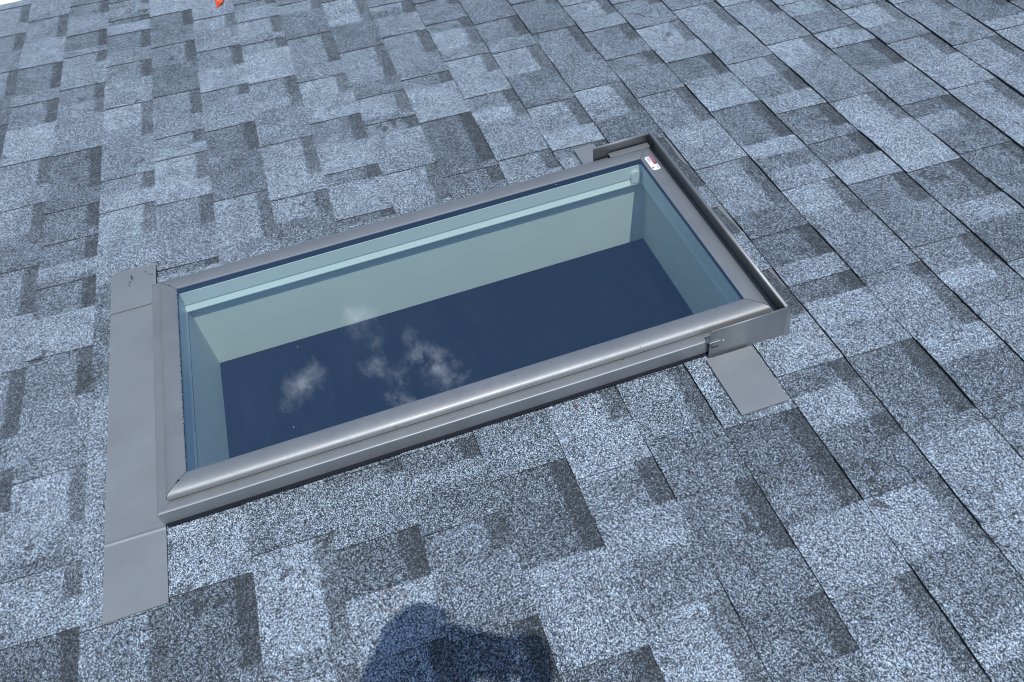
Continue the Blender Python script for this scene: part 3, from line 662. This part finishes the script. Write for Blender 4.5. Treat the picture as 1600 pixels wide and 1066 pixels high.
sp('corner_flashing', sheet(-1.840, -1.6985, .3245, .4270, .0145, 40, 10, .0008, th=.0020, seed=5,
   lift=lambda x, y: .0012 * max(0, (x + 1.80) / .1)), M['paint_flat'])
sp('side_flashing', sheet(-1.083, -.941, 1.4685, 1.5640, .0125, 40, 20, .0007, th=.0030, seed=9), M['paint_flat'])
sp('side_flashing', sheet(-1.830, -1.7225, 1.4760, 1.5290, .0150, 20, 10, .0006, th=.0060, seed=11), M['paint_flat'])
bm = sheet(-1.80, -1.085, 1.6375, 1.72, .0012, 40, 8, .0004, th=.001, seed=13)
sp('head_flashing', bm, M['paint_flat'])
# box gutter round the head of the frame
def wall_sheet(pts, z0, z1, th, lip=.0035, mi=0):
    """a thin upright sheet through the points pts (x, y), with a rolled lip on top"""
    bm = bmesh.new()
    prof = [(0, z0), (0, z1 - .002), (th * .1, z1 - .0006), (th * .5, z1), (lip, z1 + .0002), (lip + .0012, z1 - .001), (lip + .0012, z1 - .006), (th, z1 - .006), (th, z0)]
    n = len(pts); ring = []
    for i, p in enumerate(pts):
        a = Vector(pts[max(i - 1, 0)]); b = Vector(pts[min(i + 1, n - 1)]); P = Vector(p)
        t1 = (P - a).normalized() if i > 0 else (b - P).normalized(); t2 = (b - P).normalized() if i < n - 1 else t1
        t = (t1 + t2).normalized(); nn = Vector((t.y, -t.x)); s = 1 / max(.3, nn.dot(Vector((t1.y, -t1.x))))
        ring.append([bm.verts.new((P.x - nn.x * d * s, P.y - nn.y * d * s, z)) for d, z in prof])
    for r0, r1 in zip(ring[:-1], ring[1:]):
        for j in range(len(prof) - 1):
            f = bm.faces.new([r0[j], r1[j], r1[j + 1], r0[j + 1]]); f.smooth = True
    for r in (ring[0], ring[-1]): bm.faces.new(r)
    bmesh.ops.recalc_face_normals(bm, faces=bm.faces)
    return bm
ht = .083
def upright(points, z0, z1, th):
    bm = wall_sheet(points, z0, z1, th); return bm
sp('gutter_panel', wall_sheet([(-1.0885, 1.4760), (-1.0885, 1.6365)], -.002, ht, .0012, .0030), M['paint'])
sp('gutter_panel', wall_sheet([(-1.0920, 1.6375), (-1.7230, 1.6375)], -.002, ht + .0015, .0012, .0055), M['paint'])
sp('gutter_panel', wall_sheet([(-1.7250, 1.6365), (-1.7250, 1.4885)], .004, ht, .0012, .0030), M['paint'])
bm = bmesh.new(); quad(bm, [(-1.722, 1.626, .047), (-1.0905, 1.626, .047), (-1.0905, 1.6362, .0455), (-1.722, 1.6362, .0455)])
sp('gutter_floor', bm, M['paint_flat'])
bm = bmesh.new()
vs = [(-1.0875, 1.6368, .080), (-1.0862, 1.6440, .060), (-1.0855, 1.6450, .03), (-1.0865, 1.6510, .002)]
ws = [(-1.1200, 1.6405, .080), (-1.1200, 1.6420, .060), (-1.1200, 1.6450, .03), (-1.1200, 1.6560, .002)]
bm2 = bmesh.new()
for i in range(3): quad(bm2, [vs[i], ws[i], ws[i + 1], vs[i + 1]])
for i in range(3): quad(bm2, [vs[i], vs[i + 1], (-1.0885, 1.6362, vs[i + 1][2]), (-1.0885, 1.6362, vs[i][2])])
sp('corner_flare', bm2, M['paint_flat']); bm.free()
# punched tab and rivet on the near panel, torn tab beside it
bm = bmesh.new(); box(bm, -1.0884, -1.0862, 1.4745, 1.4965, .0520, .0534, .0004); sp('punched_tab', bm, M['bare'])
bm = bmesh.new(); box(bm, -1.0884, -1.0876, 1.4800, 1.4950, .0360, .0368); box(bm, -1.0884, -1.0876, 1.4800, 1.4806, .0360, .0470); sp('punched_tab', bm, M['seal'])
bm = bmesh.new(); bmesh.ops.create_cone(bm, segments=20, radius1=.0042, radius2=.0034, depth=.0012, cap_ends=True)
bmesh.ops.rotate(bm, verts=bm.verts, matrix=Matrix.Rotation(math.pi / 2, 3, 'Y')); bmesh.ops.translate(bm, verts=bm.verts, vec=(-1.0879, 1.5040, .0465))
sp('rivet', bm, M['paint'])
bm = bmesh.new(); bm.faces.new([bm.verts.new(p) for p in [(-1.0965, 1.4700, .0476), (-1.0900, 1.4762, .0486), (-1.0900, 1.4790, .0640), (-1.0975, 1.4780, .0640)]])
sp('bent_tab', bm, M['paint'])
# pressed-metal tongue on the far side of the sash
bm = bmesh.new(); box(bm, -1.7215, -1.7040, 1.5250, 1.6270, .0555, .0580, .0006); sp('cladding_tongue', bm, M['paint'])
# dark rub marks and caulk smears left by the fitting
rd = random.Random(21)
def smear(x, y, z, L, w, ang, seed):
    bm = bmesh.new(); up, lo = [], []
    rr = random.Random(seed); c, s_ = math.cos(ang), math.sin(ang)
    for i in range(9):
        t = i / 8 - .5; ww = w * (1 - 4 * t * t) * rr.uniform(.5, 1.2) + .0001; wob = rr.uniform(-.25, .25) * w
        for lst, d in ((up, ww), (lo, -ww)):
            lst.append(bm.verts.new((x + c * t * L - s_ * (d + wob), y + s_ * t * L + c * (d + wob), z)))
    for i in range(8): bm.faces.new([lo[i], lo[i + 1], up[i + 1], up[i]])
    sp('rub_mark', bm, M['grit'])
for a in ((-1.805, .372, .0180, .018, .0016, .1, 1), (-1.789, .368, .0180, .007, .0011, -.2, 2), (-1.779, .3665, .0180, .006, .0009, .3, 3),
          (-1.800, .409, .0180, .004, .0010, 1.2, 4), (-1.812, .404, .0180, .010, .0007, 1.5, 5), (-1.797, .417, .0180, .009, .0009, 1.3, 6)):
    smear(*a)
# pale scrape on the near skirt
bm = bmesh.new(); quad(bm, [(-1.0971, .512, .0105), (-1.0971, .545, .0075), (-1.0971, .548, .0100), (-1.0971, .532, .0125)]); sp('scrape_mark', bm, M['paint_flat'])

# sticker
bm = bmesh.new(); box(bm, -1.6575, -1.6035, 1.5905, 1.6095, .0656, .0662, .0)
es = [e for e in bm.edges if abs(e.verts[0].co.z - e.verts[1].co.z) > .0001]
bmesh.ops.bevel(bm, geom=es, offset=.0025, segments=4, affect='EDGES')
for v in bm.verts: v.co.z += .0004
stk = sp('warning_sticker', bm, M['sticker'])
def text(body, size, x, y, z, mt, parent, name='lettering', ext=.0):
    cu = bpy.data.curves.new('t', 'FONT'); cu.body = body; cu.size = size; cu.extrude = .00005; cu.align_x = 'LEFT'
    o = bpy.data.objects.new('t', cu); COL.objects.link(o)
    dg = bpy.context.evaluated_depsgraph_get(); me = bpy.data.meshes.new_from_object(o.evaluated_get(dg))
    bpy.data.objects.remove(o); bpy.data.curves.remove(cu)
    bm = bmesh.new(); bm.from_mesh(me); bpy.data.meshes.remove(me)
    bmesh.ops.translate(bm, verts=bm.verts, vec=(x, y, z - .0028))
    return sp(name, bm, mt, parent)
bm = bmesh.new(); box(bm, -1.6560, -1.6240, 1.6015, 1.6092, .0669, .0672)
blk = sp('maroon_block', bm, M['maroon'], stk)
text('VELUX', .0082, -1.6535, 1.6025, .0703, M['pinkink'], stk)
for i, (l, w) in enumerate(((0, .020), (1, .016), (2, .019))):
    bm = bmesh.new(); rd = random.Random(i); x = -1.6540
    while x < -1.6540 + w:
        ww = rd.uniform(.0008, .0022); box(bm, x, x + ww, 1.5985 - .0022 * i, 1.5992 - .0022 * i, .0669, .0672); x += ww + .0006
    sp('small_print', bm, M['ink'], stk)
bm = bmesh.new(); box(bm, -1.6200, -1.6075, 1.6050, 1.6062, .0669, .0672); sp('small_print', bm, M['ink'], stk)
bm = bmesh.new(); f = bm.faces.new([bm.verts.new(p) for p in [(-1.6150, 1.5925, .0672), (-1.6090, 1.5925, .0672), (-1.6100, 1.5950, .0672), (-1.6160, 1.5972, .0672)]]); sp('pictogram', bm, M['ink'], stk)

# ------------------------------------------------------------------ loose bits on the roof
def loose(name, loc, label, cat, mt, build, group=None):
    o_m = ROOF @ Matrix.Translation(loc)
    bm = bmesh.new(); build(bm)
    o = link_mesh(name, bm, mt, smooth=False); o.matrix_world = o_m; o.matrix_basis = o_m
    o['label'] = label; o['category'] = cat
    if group: o['group'] = group
    return o
def scrap(bm):
    pts = [(-.030, -.016, .012), (-.036, .012, .020), (-.004, .018, .016), (.016, .014, .006), (.040, -.012, .001), (.012, -.010, .010), (0, 0, .024)]
    vs = [bm.verts.new(p) for p in pts]
    for a, b, c in ((0, 6, 1), (1, 6, 2), (2, 6, 3), (3, 6, 5), (5, 6, 0), (3, 5, 4)): bm.faces.new([vs[a], vs[b], vs[c]])
    bmesh.ops.solidify(bm, geom=bm.faces[:], thickness=.0015)
loose('plastic_scrap', (-3.185, .668, .006), 'crumpled scrap of orange plastic lying on the shingles near the far edge', 'scrap', M['orange'], scrap)
def chip(bm):
    bmesh.ops.create_icosphere(bm, subdivisions=1, radius=.0032)
    for v in bm.verts: v.co = Vector((v.co.x * 1.4, v.co.y * .8, v.co.z * .5))
loose('grit_chip', (-1.0757, 1.1993, .0085), 'tiny reddish chip on the shingles below the long side of the skylight', 'chip', M['red_chip'], chip)

# ------------------------------------------------------------------ the photographer, whose shadow falls at the bottom edge
UPW = Vector((0, 0, 1)); Ri = ROOF.to_3x3()
Cw = ROOF @ CAM_POS; Rw = (Ri @ RIGHT).normalized(); Uw = -(Ri @ DOWN).normalized(); Bw = -(Ri @ FWD).normalized()
PHA = math.radians(14)
def ph0(r, u, b): return Cw + Rw * r + Uw * u + Bw * b
def ph(r, u, b): return ph0(r * math.cos(PHA) + u * math.sin(PHA), u * math.cos(PHA) - r * math.sin(PHA), b)
pm = Matrix.Identity(4); pc = ph(.072, -.020, .0075)
Rp = Rw * math.cos(PHA) - Uw * math.sin(PHA); Up = Uw * math.cos(PHA) + Rw * math.sin(PHA)
for i in range(3): pm[i][0] = Rp[i]; pm[i][1] = Up[i]; pm[i][2] = Bw[i]; pm[i][3] = pc[i]
phone = bpy.data.objects.new('phone', None); COL.objects.link(phone); phone.matrix_basis = pm; phone.empty_display_size = .05
phone['label'] = 'dark phone held sideways by the photographer above the skylight'; phone['category'] = 'phone'
bm = bmesh.new(); box(bm, -.0735, .0735, -.0355, .0355, -.004, .004, .003); link_mesh('phone_body', bm, M['phone'], phone)
bm = bmesh.new(); box(bm, -.0705, .0705, -.0330, .0330, .0041, .0045); link_mesh('screen', bm, M['screen'], phone)

eye = ph0(.02, .035, .27); 
fy = (Ri @ Vector((0, 0, 1)))
def on_roof(x, y, z=.0): return ROOF @ Vector((x, y, z))
head = eye + Bw * .09 - UPW * .0
flat = Vector((-FWD.x, -FWD.y, 0)); 
facing = Vector((-1, .1, 0)).normalized()       # world direction the photographer faces
side = Vector((.1, 1, 0)).normalized()          # towards the right hand
neck = head - UPW * .17 - facing * .03
chest = neck - UPW * .20 - facing * .04
belly = chest - UPW * .20 - facing * .01
pelvis = belly - UPW * .16
rp = ROOF.inverted() @ pelvis
footL = on_roof(rp.x + .10, .30, .012); footR = on_roof(rp.x - .02, .68, .012)
def joint(a, b, t, push): return a.lerp(b, t) + push
hipL = pelvis - side * .09 - UPW * .03; hipR = pelvis + side * .09 - UPW * .03
kneeL = hipL.lerp(footL, .52) + facing * .05; kneeR = hipR.lerp(footR, .52) + facing * .05
shL = neck - side * .19 - UPW * .05; shR = neck + side * .19 - UPW * .05
wrL = ph(-.020, -.095, .055); wrR = ph(.200, -.085, .050)
elL = shL.lerp(wrL, .5) - UPW * .17 - side * .05; elR = shR.lerp(wrR, .5) - UPW * .17 + side * .05
def skin_mesh(name, verts, edges, radii, root, mt, parent, levels=2):
    me = bpy.data.meshes.new(name); bm = bmesh.new(); sl = bm.verts.layers.skin.verify()
    inv = parent_inv
    vv = []
    for i, (p, r) in enumerate(zip(verts, radii)):
        v = bm.verts.new(inv @ Vector(p)); rx, ry = r if isinstance(r, tuple) else (r, r)
        v[sl].radius = (rx, ry); v[sl].use_root = (i == root); vv.append(v)
    for a, b in edges: bm.edges.new((vv[a], vv[b]))
    bm.to_mesh(me); bm.free(); me.materials.append(mt)
    o = bpy.data.objects.new(name, me); COL.objects.link(o); o.parent = parent
    s = o.modifiers.new('skin', 'SKIN'); s.use_smooth_shade = True
    u = o.modifiers.new('sub', 'SUBSURF'); u.levels = levels; u.render_levels = levels
    return o
base = on_roof(rp.x + .04, .49, 0)
person = empty('person', Matrix.Translation(base), 'person in grey shirt and dark trousers standing on the roof holding up a phone', 'person')
person.matrix_basis = Matrix.Translation(base)
parent_inv = Matrix.Translation(base).inverted()
V = []; Ed = []; Rr = []
def add(p, r, prev=None):
    V.append(p); Rr.append(r); i = len(V) - 1
    if prev is not None: Ed.append((prev, i))
    return i
iP = add(pelvis, (.15, .11)); iB = add(belly, (.135, .10), iP); iC = add(chest, (.16, .11), iB); iN0 = add(neck - UPW * .03, (.075, .07), iC)
iN = add(neck + UPW * .03, .056, iN0); iH0 = add(head - UPW * .07 + facing * .01, (.062, .07), iN); iH1 = add(head + UPW * .00, (.078, .092), iH0); iH2 = add(head + UPW * .075 - facing * .01, (.066, .08), iH1)
def arm(sh, el, wr, sgn):
    a = add(sh, .058, iC); b = add(sh.lerp(el, .5), .047, a); c = add(el, .040, b); d = add(el.lerp(wr, .55), .034, c); e = add(wr, .024, d)
    return e
eL = arm(shL, elL, wrL, -1); eR = arm(shR, elR, wrR, 1)
def hand(w, sgn):
    ox = -.0185 if sgn < 0 else .1345          # the end of the phone this hand holds
    o = sgn
    if o > 0: ox += .030
    palm = add(ph(ox + o * .016, -.050, .030), (.026, .015), w)
    kn = add(ph(ox + o * .018, -.018, .018), (.034, .013), palm)
    # four fingers round the back of the phone, unequal lengths
    if o < 0:      # the left forefinger lies along the top edge, its tip lifted
        a = add(ph(ox - .014, .018, .010), .0095, kn); b = add(ph(ox + .004, .030, .009), .0088, a)
        c = add(ph(ox + .030, .030, .009), .0080, b); add(ph(ox + .052, .0265, .010), .0070, c)
    for i, (u, l) in enumerate(((.019, .030), (.002, .036), (-.016, .033), (-.033, .025))):
        if o < 0 and i == 0: continue
        a = add(ph(ox + o * .019, u * .9 - .002, .004), .0088, kn)
        b = add(ph(ox + o * .010, u, -.009), .0084, a)
        c = add(ph(ox - o * (l * .35 if o > 0 else l * .10), u - .004, -.0085), .0078, b)
        if o > 0: add(ph(ox - o * l, u - .007, -.0075), .0066, c)
    a = add(ph(ox + o * .016, -.034, .026), .0110, palm)
    b = add(ph(ox + o * .002, -.020, .024), .0098, a)
    add(ph(ox - o * .016, -.010, .0195), .0082, b)
hand(eL, -1); hand(eR, 1)
def leg(h, k, f):
    a = add(h, .085, iP); b = add(h.lerp(k, .5), .075, a); c = add(k, .056, b); d = add(k.lerp(f, .4), .054, c); e = add(f + UPW * .07, .036, d)
    g = add(f + UPW * .035 + facing * .05, (.04, .03), e); add(f + UPW * .03 + facing * .15, (.036, .024), g)
leg(hipL, kneeL, footL); leg(hipR, kneeR, footR)
skin_mesh('body', V, Ed, Rr, 0, M['skin'], person)
# clothes
V = []; Ed = []; Rr = []
iB0 = add(pelvis + UPW * .02, (.172, .13)); iB = add(belly, (.16, .125), iB0); iC = add(chest, (.18, .13), iB); iT = add(neck - UPW * .035, (.09, .085), iC)
for sh_, el_, wr_ in ((shL, elL, wrL), (shR, elR, wrR)):
    a = add(sh_, .072, iC); b = add(sh_.lerp(el_, .5), .060, a); c = add(el_, .052, b); d = add(el_.lerp(wr_, .5), .046, c); add(el_.lerp(wr_, .86), .036, d)
skin_mesh('shirt', V, Ed, Rr, 0, M['jacket'], person)
V = []; Ed = []; Rr = []
i0 = add(pelvis + UPW * .05, (.165, .125)); iP = add(pelvis - UPW * .02, (.165, .125), i0)
for h, k, f in ((hipL, kneeL, footL), (hipR, kneeR, footR)):
    a = add(h - UPW * .02, .098, iP); b = add(h.lerp(k, .5), .088, a); c = add(k, .070, b); d = add(k.lerp(f, .5), .066, c); add(f + UPW * .10, .058, d)
skin_mesh('trousers', V, Ed, Rr, 0, M['trousers'], person)
for f in (footL, footR):
    V = []; Ed = []; Rr = []
    a = add(f + UPW * .10, .052); b = add(f + UPW * .045 - facing * .01, (.052, .045), a); c = add(f + UPW * .038 + facing * .09, (.052, .036), b); add(f + UPW * .034 + facing * .18, (.046, .03), c)
    skin_mesh('boot', V, Ed, Rr, 0, M['boot'], person)
bm = bmesh.new(); bmesh.ops.create_uvsphere(bm, u_segments=32, v_segments=20, radius=1)
hb = head - base
for v in bm.verts:
    p = v.co.copy(); n = .03 * mnoise.noise(p * 6)
    v.co = Vector((p.x * (.098 + n * .2), p.y * (.085 + n * .2), p.z * (.105 + n * .3)))
dele = [v for v in bm.verts if v.co.dot(facing) > .045 and v.co.z < .045 or v.co.z < -.06]
bmesh.ops.delete(bm, geom=dele, context='VERTS')
bmesh.ops.translate(bm, verts=bm.verts, vec=hb - facing * .012 + UPW * .028)
link_mesh('hair', bm, M['hair'], person, smooth=True)
# face
for s in (-1, 1):
    bm = bmesh.new(); bmesh.ops.create_uvsphere(bm, u_segments=16, v_segments=10, radius=.0125); bmesh.ops.translate(bm, verts=bm.verts, vec=hb + facing * .083 + side * s * .031 + UPW * .005); link_mesh('eye', bm, M['sticker'], person, smooth=True)
    bm = bmesh.new(); bmesh.ops.create_uvsphere(bm, u_segments=14, v_segments=8, radius=.03)
    for v in bm.verts: v.co = Vector((v.co.x * .5, v.co.y * .3, v.co.z))
    bmesh.ops.translate(bm, verts=bm.verts, vec=hb + side * s * .081 - facing * .005); link_mesh('ear', bm, M['skin'], person, smooth=True)
bm = bmesh.new(); bmesh.ops.create_cone(bm, segments=12, radius1=.017, radius2=.006, depth=.05, cap_ends=True)
bmesh.ops.rotate(bm, verts=bm.verts, matrix=Matrix.Rotation(math.radians(-18), 3, 'Y')); bmesh.ops.translate(bm, verts=bm.verts, vec=hb + facing * .094 - UPW * .018); link_mesh('nose', bm, M['skin'], person, smooth=True)
bm = bmesh.new(); bmesh.ops.create_uvsphere(bm, u_segments=16, v_segments=8, radius=.022)
for v in bm.verts: v.co = Vector((v.co.x * .3, v.co.y, v.co.z * .28))
bmesh.ops.translate(bm, verts=bm.verts, vec=hb + facing * .080 - UPW * .055); link_mesh('mouth', bm, M['red_chip'], person, smooth=True)
bpy.context.view_layer.update()
